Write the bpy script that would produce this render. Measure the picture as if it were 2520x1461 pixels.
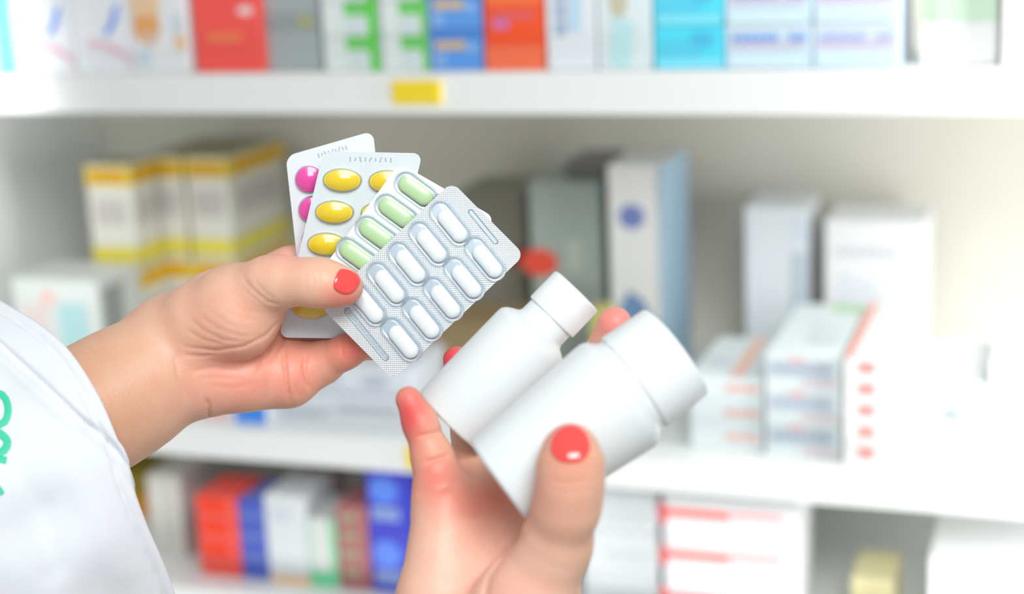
import bpy, bmesh, math, random
import numpy as np
from mathutils import Vector, Matrix
from mathutils.bvhtree import BVHTree

random.seed(7)
for o in list(bpy.data.objects):
    bpy.data.objects.remove(o)
scene = bpy.context.scene
C = scene.collection

# ------------------------------------------------------------------ camera
F, CX, CY = 4100.0, 1260.0, 730.5
RC = np.array([[0.94746, 0.31701, -0.04276], [0.03718, -0.24191, -0.96959], [-0.31771, 0.91705, -0.24099]])
CAM = np.array([0.42891033, -1.23802008, 1.525334])
cam = bpy.data.objects.new('camera', bpy.data.cameras.new('camera'))
C.objects.link(cam)
m = Matrix.Identity(4)
for i in range(3):
    m[i][0], m[i][1], m[i][2], m[i][3] = RC[0][i], -RC[1][i], -RC[2][i], CAM[i]
cam.matrix_world = m
cam.data.sensor_width = 36.0
cam.data.lens = 36.0 * F / 2520.0
cam.data.clip_start = 0.02
cam.data.dof.use_dof = True
cam.data.dof.focus_distance = 0.762
cam.data.dof.aperture_fstop = 4.0
cam.data.dof.aperture_blades = 0
scene.camera = cam

# ------------------------------------------------------------------ light
scene.view_settings.view_transform = 'Standard'
scene.view_settings.look = 'None'
scene.view_settings.gamma = 1.0
scene.view_settings.exposure = 0.0
scene.view_settings.use_curve_mapping = False
world = bpy.data.worlds.new('world')
scene.world = world
world.use_nodes = True
world.node_tree.nodes['Background'].inputs[0].default_value = (0.96, 0.98, 1.0, 1)
world.node_tree.nodes['Background'].inputs[1].default_value = 0.385


def area(name, loc, target, sx, sy, power, col=(1, 1, 1)):
    d = bpy.data.lights.new(name, 'AREA')
    d.shape = 'RECTANGLE'
    d.size, d.size_y, d.energy, d.color = sx, sy, power, col
    o = bpy.data.objects.new(name, d)
    C.objects.link(o)
    o.location = loc
    o.rotation_euler = (Vector(target) - Vector(loc)).to_track_quat('-Z', 'Y').to_euler()
    return o


area('ceiling_lamp', (0.75, -1.50, 2.20), (0.05, -0.3, 1.2), 0.8, 0.5, 20, (0.98, 1, 0.99))
area('right_wash_fill', (0.62, -0.07, 1.26), (0.10, 0.30, 1.22), 0.12, 0.9, 4.4, (1, 1, 1))  # unseen fill, added to wash the right end of the shelves white
area('left_fill', (-0.47, -0.06, 1.26), (-0.57, 0.22, 1.22), 0.1, 0.4, 0.28, (0.96, 1, 1))  # added fill with no real source, brightens left panel and back
area('low_fill', (0.05, -0.28, 0.72), (0.07, 0.3, 0.88), 0.9, 0.15, 1.8, (1, 1, 1))  # extra fill put in below view to lift the lowest compartment


# ------------------------------------------------------------------ helpers
def lin(c):
    c = c / 255.0
    return c / 12.92 if c <= 0.04045 else ((c + 0.055) / 1.055) ** 2.4


def rgb(r, g, b):
    return (lin(r), lin(g), lin(b), 1.0)


def P(px, py, d):
    """world point seen at pixel (px, py) at distance d along the lens axis"""
    return CAM + RC.T @ np.array([(px - CX) / F * d, (py - CY) / F * d, d])


def ray(px, py):
    v = RC.T @ np.array([(px - CX) / F, (py - CY) / F, 1.0])
    return v / np.linalg.norm(v)


def at(px, py, Y):
    d = ray(px, py)
    return CAM + d * ((Y - CAM[1]) / d[1])


def on(px, py, z):
    d = ray(px, py)
    return CAM + d * ((z - CAM[2]) / d[2])


def proj(p):
    c = (np.asarray(p) - CAM) @ RC.T
    return np.stack([c[..., 0] / c[..., 2] * F + CX, c[..., 1] / c[..., 2] * F + CY, c[..., 2]], -1)


def cs(px, py, d):
    return np.array([(px - CX) / F * d, (py - CY) / F * d, d])


MATS = {}


def mat(name, col, rough=0.5, metal=0.0, spec=0.5, bump=None, noise=None, coat=0.0, sss=0.0):
    if name in MATS:
        return MATS[name]
    mm = bpy.data.materials.new(name)
    mm.use_nodes = True
    nt = mm.node_tree
    b = nt.nodes['Principled BSDF']
    b.inputs['Base Color'].default_value = col
    b.inputs['Roughness'].default_value = rough
    b.inputs['Metallic'].default_value = metal
    b.inputs['Specular IOR Level'].default_value = spec
    b.inputs['Coat Weight'].default_value = coat
    if sss:
        b.inputs['Subsurface Weight'].default_value = sss
        b.inputs['Subsurface Scale'].default_value = 0.004
        b.inputs['Subsurface Radius'].default_value = (1, 1, 1)
    tc = nt.nodes.new('ShaderNodeTexCoord')
    if noise:
        n = nt.nodes.new('ShaderNodeTexNoise')
        n.inputs['Scale'].default_value = noise[0]
        nt.links.new(tc.outputs['Object'], n.inputs['Vector'])
        mix = nt.nodes.new('ShaderNodeMix')
        mix.data_type = 'RGBA'
        nt.links.new(n.outputs['Fac'], mix.inputs['Factor'])
        mix.inputs['A'].default_value = col
        mix.inputs['B'].default_value = tuple(c * noise[1] for c in col[:3]) + (1,)
        nt.links.new(mix.outputs['Result'], b.inputs['Base Color'])
    if bump:
        n = nt.nodes.new('ShaderNodeTexNoise')
        n.inputs['Scale'].default_value = bump[0]
        nt.links.new(tc.outputs['Object'], n.inputs['Vector'])
        bp = nt.nodes.new('ShaderNodeBump')
        bp.inputs['Strength'].default_value = bump[1]
        bp.inputs['Distance'].default_value = bump[2]
        nt.links.new(n.outputs['Fac'], bp.inputs['Height'])
        nt.links.new(bp.outputs['Normal'], b.inputs['Normal'])
    MATS[name] = mm
    return mm


def ink(r, g, b):
    """printed or plain carton colour"""
    return mat('carton_%d_%d_%d' % (r, g, b), rgb(r, g, b), 0.45, noise=(60, 0.96))


def tag(o, label=None, cat=None, group=None, kind=None):
    for k, v in (('label', label), ('category', cat), ('group', group), ('kind', kind)):
        if v:
            o[k] = v
    return o


def link(name, me, parent=None, mats=()):
    o = bpy.data.objects.new(name, me)
    C.objects.link(o)
    for x in mats:
        me.materials.append(x)
    if parent:
        o.parent = parent
    return o


def bm_obj(name, bm, mats, parent=None, loc=None, smooth=False):
    me = bpy.data.meshes.new(name)
    bm.normal_update()
    bm.to_mesh(me)
    bm.free()
    if smooth:
        for p in me.polygons:
            p.use_smooth = True
    o = link(name, me, parent, mats)
    if loc is not None:
        o.location = loc
    return o


def add_box(bm, x0, x1, y0, y1, z0, z1, mi=0, bevel=0.0):
    vs = [bm.verts.new((x, y, z)) for x in (x0, x1) for y in (y0, y1) for z in (z0, z1)]
    fs = []
    for q in ((0, 1, 3, 2), (4, 6, 7, 5), (0, 4, 5, 1), (2, 3, 7, 6), (0, 2, 6, 4), (1, 5, 7, 3)):
        f = bm.faces.new([vs[i] for i in q])
        f.material_index = mi
        fs.append(f)
    if bevel:
        es = list({e for f in fs for e in f.edges})
        r = bmesh.ops.bevel(bm, geom=es, offset=bevel, segments=2, profile=0.5, affect='EDGES')
        for f in r['faces']:
            f.material_index = mi
    return fs


# ------------------------------------------------------------------ structure
WHITE = mat('shelf_laminate', rgb(238, 241, 239), 0.4, bump=(90, 0.05, 0.001))
WALLM = mat('wall_paint', rgb(205, 204, 196), 0.8, bump=(140, 0.15, 0.001))
FLOORM = mat('floor_vinyl', rgb(215, 213, 206), 0.5, noise=(6, 0.93))


def struct(name, x0, x1, y0, y1, z0, z1, mt):
    bm = bmesh.new()
    c = ((x0 + x1) / 2, (y0 + y1) / 2, (z0 + z1) / 2)
    add_box(bm, x0 - c[0], x1 - c[0], y0 - c[1], y1 - c[1], z0 - c[2], z1 - c[2])
    return tag(bm_obj(name, bm, [mt], loc=c), kind='structure')


struct('wall_back', -2.6, 2.6, 0.40, 0.50, 0.0, 2.9, WALLM)
struct('floor', -2.6, 2.6, -2.6, 0.50, -0.1, 0.0, FLOORM)

S1, S2, S3 = 1.3815, 1.069, 0.914
SHELF_Y0, SHELF_Y1 = 0.0, 0.36
UX0, UX1 = -0.60, 0.75
unit = bpy.data.objects.new('shelving_unit', None)
C.objects.link(unit)
unit.location = (0, 0.18, 0)
tag(unit, 'white pharmacy shelving unit whose long shelves carry the medicine boxes', 'shelving unit')
BACKM = mat('shelf_back_laminate', rgb(226, 223, 212), 0.6, bump=(90, 0.05, 0.001))


def shelf_part(name, x0, x1, y0, y1, z0, z1, mt, bev=0.002):
    bm = bmesh.new()
    add_box(bm, x0, x1, y0 - 0.18, y1 - 0.18, z0, z1, 0, bev)
    return bm_obj(name, bm, [mt], unit)


shelf_part('shelf', UX0, UX1, SHELF_Y0, SHELF_Y1, S1 - 0.033, S1, WHITE)
shelf_part('shelf', UX0, UX1, SHELF_Y0, SHELF_Y1, S2 - 0.028, S2, WHITE)
shelf_part('shelf', UX0, UX1, SHELF_Y0, SHELF_Y1, S3 - 0.030, S3, WHITE)
shelf_part('shelf', UX0, UX1, SHELF_Y0, SHELF_Y1, 1.69, 1.72, WHITE)
shelf_part('side_panel', UX0 - 0.02, UX0, 0.0, SHELF_Y1, 0.0, 1.95, WHITE)
shelf_part('side_panel', UX1, UX1 + 0.02, 0.0, SHELF_Y1, 0.0, 1.95, WHITE)
shelf_part('back_panel', UX0 - 0.02, UX1 + 0.02, SHELF_Y1, SHELF_Y1 + 0.012, 0.0, 1.95, BACKM)
shelf_part('plinth', UX0, UX1, 0.02, SHELF_Y1, 0.0, 0.10, WHITE)


# price tags clipped on shelf edges
def price_tag(label, xa, xb, za, zb):
    bm = bmesh.new()
    w, h = (xb - xa) / 2, (zb - za) / 2
    add_box(bm, -w, w, -0.0035, -0.0004, -h, h, 0, 0.0012)
    add_box(bm, -w * 0.86, w * 0.86, -0.0040, -0.0030, -h * 0.62, h * 0.62, 1, 0.0002)
    o = bm_obj('price_tag', bm, [mat('tag_yellow', rgb(250, 222, 22), 0.35), mat('tag_paper', rgb(244, 216, 44), 0.6)],
               loc=((xa + xb) / 2, 0, (za + zb) / 2))
    return tag(o, label, 'price tag', 'yellow price tags on the shelf edges')


a, b = at(965, 198, 0), at(1090, 255, 0)
price_tag('blank yellow price tag on the upper shelf edge, under the blue boxes', a[0], b[0], b[2], a[2])
a, b = at(1000, 1095, 0), at(1170, 1162, 0)
price_tag('yellow price tag on the middle shelf edge, behind the raised little finger', a[0], b[0], b[2], a[2])


# ------------------------------------------------------------------ cartons
def carton(label, x0, x1, y0, y1, z0, z1, col, marks=(), cat='medicine box', group=None, name='medicine_box', rot=0.0,
           side=None, top=None):
    """folded carton: body, tuck flap with its thumb notch, and the printing on its faces"""
    bm = bmesh.new()
    mats = [ink(*col)]
    idx = {tuple(col): 0}

    def mi(c):
        c = tuple(c)
        if c not in idx:
            idx[c] = len(mats)
            mats.append(ink(*c))
        return idx[c]
    w, d, h = (x1 - x0) / 2, (y1 - y0) / 2, (z1 - z0)
    add_box(bm, -w, w, -d, d, 0.0, h, 0, 0.0009)
    bm.normal_update()
    for f in bm.faces:
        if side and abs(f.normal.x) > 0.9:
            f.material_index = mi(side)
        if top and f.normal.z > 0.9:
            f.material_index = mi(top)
    # tuck flap edge along the right end, a thin folded sheet
    for yy in (-1, 1):
        ya = yy * d * 0.93
        add_box(bm, w, w + 0.0003, min(ya, ya * 0.97), max(ya, ya * 0.97), h * 0.05, h * 0.95, mi(side or col))

    e = 0.0004

    def pt(face, u, v):
        if face == 'f':
            return (-w + 2 * w * u, -d - e, h * v)
        if face == 'r':
            return (w + e + 0.0003, -d + 2 * d * u, h * v)
        if face == 't':
            return (-w + 2 * w * u, -d + 2 * d * v, h + e)
        return (-w - e, d - 2 * d * u, h * v)
    for mk in marks:
        face, kind = mk[0], mk[1]
        e += 0.0001
        if kind == 'r':
            u0, v0, u1, v1 = mk[2:6]
            pts = [(u0, v0), (u1, v0), (u1, v1), (u0, v1)]
            c = mk[6]
        elif kind == 'd':
            u, v, ru, rv = mk[2:6]
            pts = [(u + ru * math.cos(t * math.pi / 10), v + rv * math.sin(t * math.pi / 10)) for t in range(20)]
            c = mk[6]
        elif kind == 'p':
            pts = mk[2]
            c = mk[3]
        elif kind == 't':     # a line of print: separate letter-like strokes
            u0, v0, u1, v1 = mk[2:6]
            c = mk[6]
            n = mk[7] if len(mk) > 7 else 7
            for k in range(n):
                ua = u0 + (u1 - u0) * (k + 0.06) / n
                ub = u0 + (u1 - u0) * (k + 0.88) / n
                f = bm.faces.new([bm.verts.new(pt(face, *q)) for q in ((ua, v0), (ub, v0), (ub, v1), (ua, v1))])
                f.material_index = mi(c)
            continue
        f = bm.faces.new([bm.verts.new(pt(face, *q)) for q in pts])
        f.material_index = mi(c)
    o = bm_obj(name, bm, mats, loc=((x0 + x1) / 2, (y0 + y1) / 2, z0 + 0.0004))
    o.rotation_euler.z = rot
    return tag(o, label, cat, group)


def pc(label, pxl, pxr, pyb, pyt, Y, z0, depth, col, marks=(), h=None, **kw):
    """carton whose front stands at distance Y behind the shelf edge"""
    xa, xb = at(pxl, pyb, Y)[0], at(pxr, pyb, Y)[0]
    z1 = z0 + h if h else at((pxl + pxr) / 2, pyt, Y)[2]
    return carton(label, xa, xb, Y, Y + depth, z0, z1, col, marks, **kw)


def top_of(o):
    return o.location.z + max(v.co.z for v in o.data.vertices)


G1 = 'medicine boxes along the upper shelf'
Y1 = 0.014
W = (244, 246, 247)
GRN = (88, 212, 72)
pc('pale blue and white box at the far left end of the upper shelf', -70, 40, 165, 0, Y1, S1, 0.10, (222, 240, 246),
   [('f', 'p', [(0.62, 0), (1, 0), (0.98, 1.0), (0.62, 1)], (120, 214, 240)), ('f', 'r', 0.0, 0.35, 0.6, 0.5, (150, 222, 240))],
   h=0.12, group=G1)
for k, (xa, xb) in enumerate(((44, 184), (188, 326))):
    sw = [(0.25, 0.40), (0.55, 0.36), (0.80, 0.26), (1.0, 0.10), (1.0, 0.22), (0.80, 0.37), (0.55, 0.45), (0.25, 0.47)]
    bl = [(0.55, 0.44), (0.66, 0.46), (0.80, 0.60), (0.88, 0.82), (0.80, 0.80), (0.70, 0.62)]
    pc(('white box with blue and pink swoosh, next to the pale blue box' if k == 0 else
        'white box with blue and pink swoosh, next to the orange picture box'), xa, xb, 172, 0, Y1 - 0.004, S1, 0.10, (240, 243, 248),
       [('f', 'p', [(u, v * 0.5) for u, v in sw], (240, 190, 204)), ('f', 'p', [(u, v * 0.62) for u, v in bl], (84, 150, 245)),
        ('f', 'r', 0.2, 0.66, 0.5, 0.8, (222, 230, 238))], h=0.115, group=G1)
pc('white box with an orange picture, left of the coral red box', 330, 468, 172, 0, Y1 - 0.004, S1, 0.10, (238, 241, 244),
   [('f', 'd', 0.30, 0.34, 0.24, 0.13, (236, 172, 108)), ('f', 'd', 0.34, 0.25, 0.12, 0.06, (226, 196, 176)),
    ('f', 'r', 0.05, 0.42, 0.55, 0.95, (240, 206, 166)), ('f', 'r', 0.1, 0.05, 0.32, 0.16, (206, 226, 240)),
    ('f', 'd', 0.88, 0.22, 0.10, 0.06, (240, 196, 150)), ('f', 'd', 0.86, 0.35, 0.10, 0.08, (214, 222, 230))], h=0.115, group=G1)
pc('coral red box with orange lettering and a white spot', 486, 648, 165, 0, Y1, S1, 0.05, (252, 92, 84),
   [('f', 't', 0.20, 0.21, 0.72, 0.27, (250, 140, 92), 6), ('f', 'd', 0.80, 0.42, 0.12, 0.035, (250, 214, 214)),
    ('f', 'r', 0.0, 0.62, 1, 1, (252, 78, 62))], h=0.12, group=G1)
pc('silver grey box beside the coral red box', 656, 792, 158, 0, Y1 + 0.01, S1, 0.09, (172, 184, 186),
   [('f', 'r', 0.05, 0.28, 0.95, 0.40, (158, 170, 172)), ('f', 'd', 0.76, 0.34, 0.16, 0.05, (178, 182, 130))], h=0.115, group=G1)
for k, (xa, xb) in enumerate(((800, 936), (944, 1056))):
    zb = S1
    for t in range(3):
        nb = ['bottom', 'middle', 'top'][t]
        o = pc('white and green box, %s of the stack %s' % (nb, 'beside the silver grey box' if k == 0 else 'touching the blue boxes'),
               xa, xb, 166, 0, Y1, zb, 0.09, (228, 238, 236),
               [('f', 'r', 0.83 if k == 0 else 0.88, 0.0, 1.0, 1.0, GRN),
                ('f', 'p', [(0.42, 0.80), (0.55, 0.86), (0.9, 0.86), (0.9, 1.0), (0.42, 1.0)], GRN),
                ('f', 'p', [(0.42, 0.62), (0.9, 0.62), (0.9, 0.81), (0.42, 0.81)], GRN),
                ('f', 'r', 0.46, 0.10, 0.74, 0.5, (212, 228, 232))],
               h=0.0275, group=G1)
        zb = top_of(o)
zb = S1
for t in range(2):
    o = pc('blue box with yellow-orange lettering, %s of two' % ['lower', 'upper'][t], 1062, 1190, 163, 0, Y1, zb, 0.09,
           (96, 160, 236), [('f', 't', 0.10, 0.52, 0.68, 0.74, (232, 196, 128), 5), ('f', 'r', 0.7, 0.45, 0.9, 0.68, (140, 190, 244)),
                            ('f', 'r', 0.06, 0.08, 0.3, 0.45, (134, 180, 238)), ('f', 'r', 0.0, 0.80, 1.0, 1.0, (84, 142, 224))], h=0.0315, group=G1)
    zb = top_of(o)
pc('orange-red box next to the blue stack', 1197, 1342, 163, 0, Y1, S1, 0.05, (250, 88, 40),
   [('f', 't', 0.15, 0.335, 0.85, 0.375, (226, 110, 124), 9), ('f', 'r', 0.14, 0.27, 0.42, 0.325, (216, 120, 180)),
    ('f', 'r', 0.05, 0.42, 0.95, 0.50, (252, 120, 72)), ('f', 'r', 0.0, 0.0, 1.0, 0.16, (250, 118, 80)), ('f', 'r', 0.1, 0.6, 0.8, 0.72, (242, 76, 40))],
   h=0.12, group=G1)
pc('white box with upright slate blue lettering', 1348, 1468, 168, 0, Y1, S1, 0.09, (232, 238, 243),
   [('f', 'r', 0.18, 0.22 + 0.11 * k, 0.42, 0.31 + 0.11 * k, (170, 190, 216)) for k in range(7)] +
   [('f', 'r', 0.5, 0.25, 0.72, 0.55, (190, 222, 244))], h=0.12, group=G1)
pc('white box with tan leaf shape and aqua print, left of the turquoise box', 1474, 1606, 168, 0, Y1, S1, 0.09, (226, 238, 240),
   [('f', 'd', 0.40, 0.46, 0.16, 0.13, (204, 198, 172)), ('f', 'p', [(0.2, 0.02), (0.6, 0.02), (0.7, 0.3), (0.3, 0.36)], (192, 232, 236)),
    ('f', 'r', 0.15, 0.64, 0.75, 1.0, (160, 214, 230))], h=0.115, group=G1)
zb = S1
for t in range(2):
    o = pc('turquoise box on the upper shelf, %s of two' % ['lower', 'upper'][t], 1612, 1782, 163, 0, Y1, zb, 0.09, (84, 226, 250),
           [('f', 'r', 0.10, 0.28, 0.66, 0.62, (92, 212, 242)), ('f', 'd', 0.70, 0.68, 0.16, 0.18, (82, 196, 236)),
            ('f', 'r', 0.04, 0.02, 0.98, 0.25, (132, 232, 252))], h=0.0325, group=G1)
    zb = top_of(o)
for k, (xa, xb) in enumerate(((1786, 1998), (2002, 2214))):
    zb = S1
    for t in range(2):
        o = pc('pale blue box with blue lettering, %s of the %s' % (
            ['lower', 'upper'][t], 'stack touching the turquoise boxes' if k == 0 else 'stack left of the pale green box'),
            xa, xb, 165, 0, Y1, zb, 0.09, (208, 232, 246) if k == 0 else (220, 234, 248),
            [('f', 't', 0.08, 0.62, 0.62, 0.80, (130, 172, 236) if k == 0 else (184, 196, 240), 6),
             ('f', 't', 0.74, 0.62, 0.94, 0.80, (140, 176, 236) if k == 0 else (196, 204, 242), 3),
             ('f', 'r', 0.06, 0.50, 0.94, 0.58, (222, 190, 214)), ('f', 'r', 0.0, 0.93, 1.0, 1.0, (232, 246, 250)),
             ('f', 'r', 0.04, 0.06, 0.9, 0.3, (216, 240, 250))], h=0.032, group=G1)
        zb = top_of(o)
pc('white box with a broad pale green panel', 2266, 2456, 150, 0, Y1 + 0.016, S1, 0.09, (246, 247, 247),
   [('f', 'r', 0.0, 0.27, 0.98, 0.62, (214, 240, 214)), ('f', 'p', [(0, 0.27), (0.22, 0.27), (0.14, 0.66), (0, 0.72)], (196, 236, 192))], h=0.115, group=G1)
pc('white box with a pink corner at the right end of the upper shelf', 2464, 2600, 165, 0, Y1, S1, 0.09, (247, 247, 247),
   [('f', 'r', 0.20, 0.50, 0.6, 1.0, (250, 214, 220))], h=0.115, group=G1)

# ---- middle compartment, left: white boxes with yellow bands, two tiers
YB, OR = (232, 198, 40), (214, 150, 20)
G2 = 'white and yellow boxes stacked on the left of the middle shelf'


def yellow(label, pxl, pxr, Y, z0, h, dp):
    xa, xb = at(pxl, 560, Y)[0], at(pxr, 560, Y)[0]
    mk = []
    for fc in ('f', 'r'):
        mk += [(fc, 'r', 0.0, 0.80, 1, 0.97, (238, 204, 36)), (fc, 't', 0.10, 0.83, 0.90, 0.94, OR, 5),
               (fc, 'r', 0.0, 0.04, 1, 0.20, (226, 212, 70)), (fc, 'r', 0.15, 0.42, 0.85, 0.66, (196, 190, 186))]
    return carton(label, xa, xb, Y, Y + dp, z0, z0 + h, (222, 220, 210), mk, group=G2, top=(158, 146, 104))  # top colour darkened to carry the shade under the upper shelf


for k, (xa, xb, Y) in enumerate(((222, 334, 0.16), (362, 462, 0.21), (468, 572, 0.21))):
    nm = ['left', 'middle', 'right'][k]
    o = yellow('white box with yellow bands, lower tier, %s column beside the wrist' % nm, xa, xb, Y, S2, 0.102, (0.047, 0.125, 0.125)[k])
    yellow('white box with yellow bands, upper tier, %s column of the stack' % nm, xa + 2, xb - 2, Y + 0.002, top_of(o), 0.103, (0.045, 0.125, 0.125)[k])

pc('white carton with pink and teal patches standing above the sleeve', 52, 258, 900, 690, 0.07, S2, 0.075, (210, 214, 211),
   [('f', 'r', 0.12, 0.40, 0.40, 0.78, (216, 200, 196)), ('f', 'r', 0.52, 0.36, 0.86, 0.80, (168, 204, 206)),
    ('f', 'd', 0.42, 0.84, 0.08, 0.07, (228, 186, 176)), ('r', 'r', 0.1, 0.30, 0.55, 0.92, (150, 156, 152))], group=None)

# ---- middle compartment, centre and right
pc('grey carton with a red corner behind the blister packs', 1318, 1492, 900, 452, 0.20, S2, 0.10, (164, 176, 168),
   [('f', 'd', 0.12, 0.60, 0.26, 0.07, (236, 84, 62)), ('f', 'r', 0.45, 0.05, 0.95, 0.50, (150, 160, 154)), ('f', 'r', 0.1, 0.30, 0.40, 0.5, (176, 180, 178)),
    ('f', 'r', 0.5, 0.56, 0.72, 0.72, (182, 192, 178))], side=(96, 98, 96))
pc('dark grey carton lying on top of the red-cornered grey one', 1392, 1492, 452, 398, 0.22, top_of(bpy.data.objects['medicine_box.032']) if False else at(1400, 452, 0.20)[2] + 0.0006, 0.07, (128, 126, 122))
pc('dim carton with a maroon band, left of the red-cornered grey box', 1150, 1306, 900, 470, 0.255, S2, 0.08, (140, 138, 124),
   [('f', 'r', 0.1, 0.56, 1.0, 0.66, (150, 52, 54))])
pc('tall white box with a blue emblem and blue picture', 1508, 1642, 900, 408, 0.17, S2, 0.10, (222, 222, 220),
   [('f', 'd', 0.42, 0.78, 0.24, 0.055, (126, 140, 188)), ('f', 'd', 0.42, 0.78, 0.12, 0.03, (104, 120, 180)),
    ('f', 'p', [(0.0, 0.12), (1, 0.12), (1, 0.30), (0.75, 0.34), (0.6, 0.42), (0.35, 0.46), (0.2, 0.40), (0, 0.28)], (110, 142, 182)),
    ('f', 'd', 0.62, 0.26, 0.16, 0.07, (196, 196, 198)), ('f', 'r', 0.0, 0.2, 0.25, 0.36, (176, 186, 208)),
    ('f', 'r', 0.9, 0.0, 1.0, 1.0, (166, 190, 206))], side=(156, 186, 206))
pc('brown carton with a black corner behind the white bottles', 1030, 1290, 950, 800, 0.11, S2, 0.08, (148, 128, 92),
   [('f', 'r', 0.0, 0.0, 0.5, 0.46, (206, 206, 198)), ('f', 'r', 0.15, 0.25, 0.32, 0.55, (50, 52, 50)), ('f', 'r', 0.0, 0.46, 0.16, 0.66, (176, 160, 60))])
pc('small box with an olive lid behind the left bottle cap', 1452, 1492, 830, 765, 0.10, S2, 0.03, (196, 192, 110), [('f', 'r', 0.1, 0.2, 0.9, 0.6, (206, 204, 180))])
gz = 'flat boxes lying in front of the hand'
o = pc('flat grey-white box under another, below the blister packs', 668, 1016, 1040, 960, 0.022, S2, 0.09, (222, 228, 236),
       [('f', 't', 0.08, 0.30, 0.40, 0.50, (192, 200, 208), 5), ('f', 't', 0.5, 0.55, 0.9, 0.75, (196, 204, 212), 6)], h=0.030, group=gz)
pc('flat grey-white box on top of another, below the blister packs', 676, 1010, 960, 890, 0.026, top_of(o), 0.085, (216, 222, 230),
   [('f', 't', 0.1, 0.35, 0.5, 0.65, (186, 192, 204), 6), ('f', 'd', 0.75, 0.5, 0.1, 0.2, (182, 192, 206))], h=0.026, group=gz)
pc('low white box with a bright blue and a pink panel under the wrist', 478, 662, 1034, 960, 0.018, S2, 0.09, (236, 238, 240),
   [('f', 'r', 0.10, 0.06, 0.48, 0.7, (246, 204, 208)), ('f', 'r', 0.56, 0.04, 0.97, 0.8, (66, 150, 250))], h=0.030)

pc('plain pale box standing at the back, beside the blue emblem box', 1836, 1986, 900, 512, 0.24, S2, 0.08, (224, 228, 232),
   [('f', 'r', 0.74, 0.0, 1.0, 0.75, (190, 202, 212)), ('f', 'r', 0.74, 0.80, 1.0, 0.95, (212, 222, 232))])
pc('wide pale box with faint printed lines standing at the back', 2030, 2272, 900, 545, 0.24, S2, 0.08, (236, 236, 238),
   [('f', 't', 0.1, 0.78, 0.75, 0.84, (214, 216, 224), 7), ('f', 'p', [(0.1, 0.2), (0.8, 0.2), (0.5, 0.62), (0.15, 0.7)], (226, 230, 236)),
    ('f', 'r', 0.0, 0.05, 0.8, 0.12, (206, 210, 216))])
GS = 'flat white boxes stacked on the right of the middle shelf'


def stack(n, pxl, pxr, pyb, pyt, Y, depth, fn_label, col, fn_marks, top_marks=()):
    z0 = S2
    ht = (at((pxl + pxr) / 2, pyt, Y)[2] - S2) / n
    for t in range(n):
        o = pc(fn_label(t), pxl, pxr, pyb, 0, Y, z0, depth, col, list(fn_marks(t)) + (list(top_marks) if t == n - 1 else []),
               h=ht - 0.0012, group=GS)
        z0 = top_of(o)


ORD3 = ['bottom', 'middle', 'top']
ORD5 = ['lowest', 'second lowest', 'middle', 'second highest', 'topmost']
stack(3, 1884, 2070, 1115, 868, 0.03, 0.165,
      lambda t: 'flat white box with a grey printed panel, %s of its stack' % ORD3[t], (228, 238, 238),
      lambda t: [('f', 'r', 0.02, 0.30, 0.92, 0.84, (196, 208, 216)), ('f', 't', 0.1, 0.5, 0.85, 0.72, (172, 184, 200), 7),
                 ('f', 'd', 0.42, 0.86, 0.12, 0.08, (236, 186, 190)), ('f', 'r', 0.5, 0.12, 0.95, 0.26, (226, 206, 212))],
      [('t', 'r', 0.45, 0.25, 0.85, 0.6, (218, 226, 232)), ('t', 'r', 0.55, 0.86, 1.0, 0.98, (176, 226, 160))])
stack(5, 2076, 2212, 1132, 872, 0.02, 0.175,
      lambda t: 'thin white box with a red square, %s of five' % ORD5[t], (242, 244, 242),
      lambda t: [('f', 'r', 0.26, 0.34, 0.56, 0.86, (244, 150, 146))],
      [('t', 'r', 0.0, 0.0, 0.16, 1.0, (248, 168, 156))])
stack(3, 1700, 1878, 1112, 920, 0.035, 0.12,
      lambda t: 'flat white box with an orange printed line, %s of the stack by the bottle cap' % ORD3[t], (226, 236, 238),
      lambda t: [('f', 't', 0.48, 0.42, 0.96, 0.66, (240, 178, 160), 5)], [('t', 'r', 0.55, 0.0, 0.72, 1.0, (246, 196, 178)), ('t', 't', 0.1, 0.3, 0.45, 0.4, (206, 214, 228), 4)])
pc('white box with a small violet mark, right of the red-square boxes', 2222, 2420, 1135, 940, 0.03, S2, 0.12, (238, 241, 245),
   [('f', 'd', 0.60, 0.62, 0.12, 0.09, (182, 190, 232)), ('f', 'r', 0.05, 0.2, 0.45, 0.85, (230, 236, 240))])
pc('plain white box at the right end of the middle shelf', 2428, 2620, 1150, 900, 0.03, S2, 0.12, (246, 246, 247), [('f', 'd', 0.42, 0.5, 0.1, 0.06, (224, 226, 244))])

# ---- bottom compartment
G3 = 'upright boxes on the lowest shelf'
Y3 = 0.03
pc('olive yellow box at the back of the lowest shelf, under the forearm', 250, 452, 1300, 1168, 0.15, S3, 0.08, (176, 150, 20), [('f', 'r', 0.3, 0.0, 0.9, 0.5, (240, 160, 50))])
pc('dull white box behind the sleeve on the lowest shelf', 384, 462, 1420, 1172, 0.06, S3, 0.08, (214, 214, 208), [('f', 'r', 0.1, 0.1, 0.4, 0.9, (224, 224, 218))], group=G3)
pc('red box with three darker squares on the lowest shelf', 500, 598, 1440, 1224, Y3, S3, 0.06, (250, 92, 80),
   [('f', 'r', 0.12, v, 0.74, v + 0.16, (250, 66, 28)) for v in (0.26, 0.53, 0.80)], group=G3, side=(236, 96, 120))
pc('blue box with darker squares beside the red one', 602, 664, 1442, 1236, Y3, S3, 0.06, (106, 128, 206),
   [('f', 'r', 0.06, v, 0.94, v + 0.17, (72, 94, 196)) for v in (0.06, 0.33, 0.60, 0.86)], group=G3)
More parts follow.
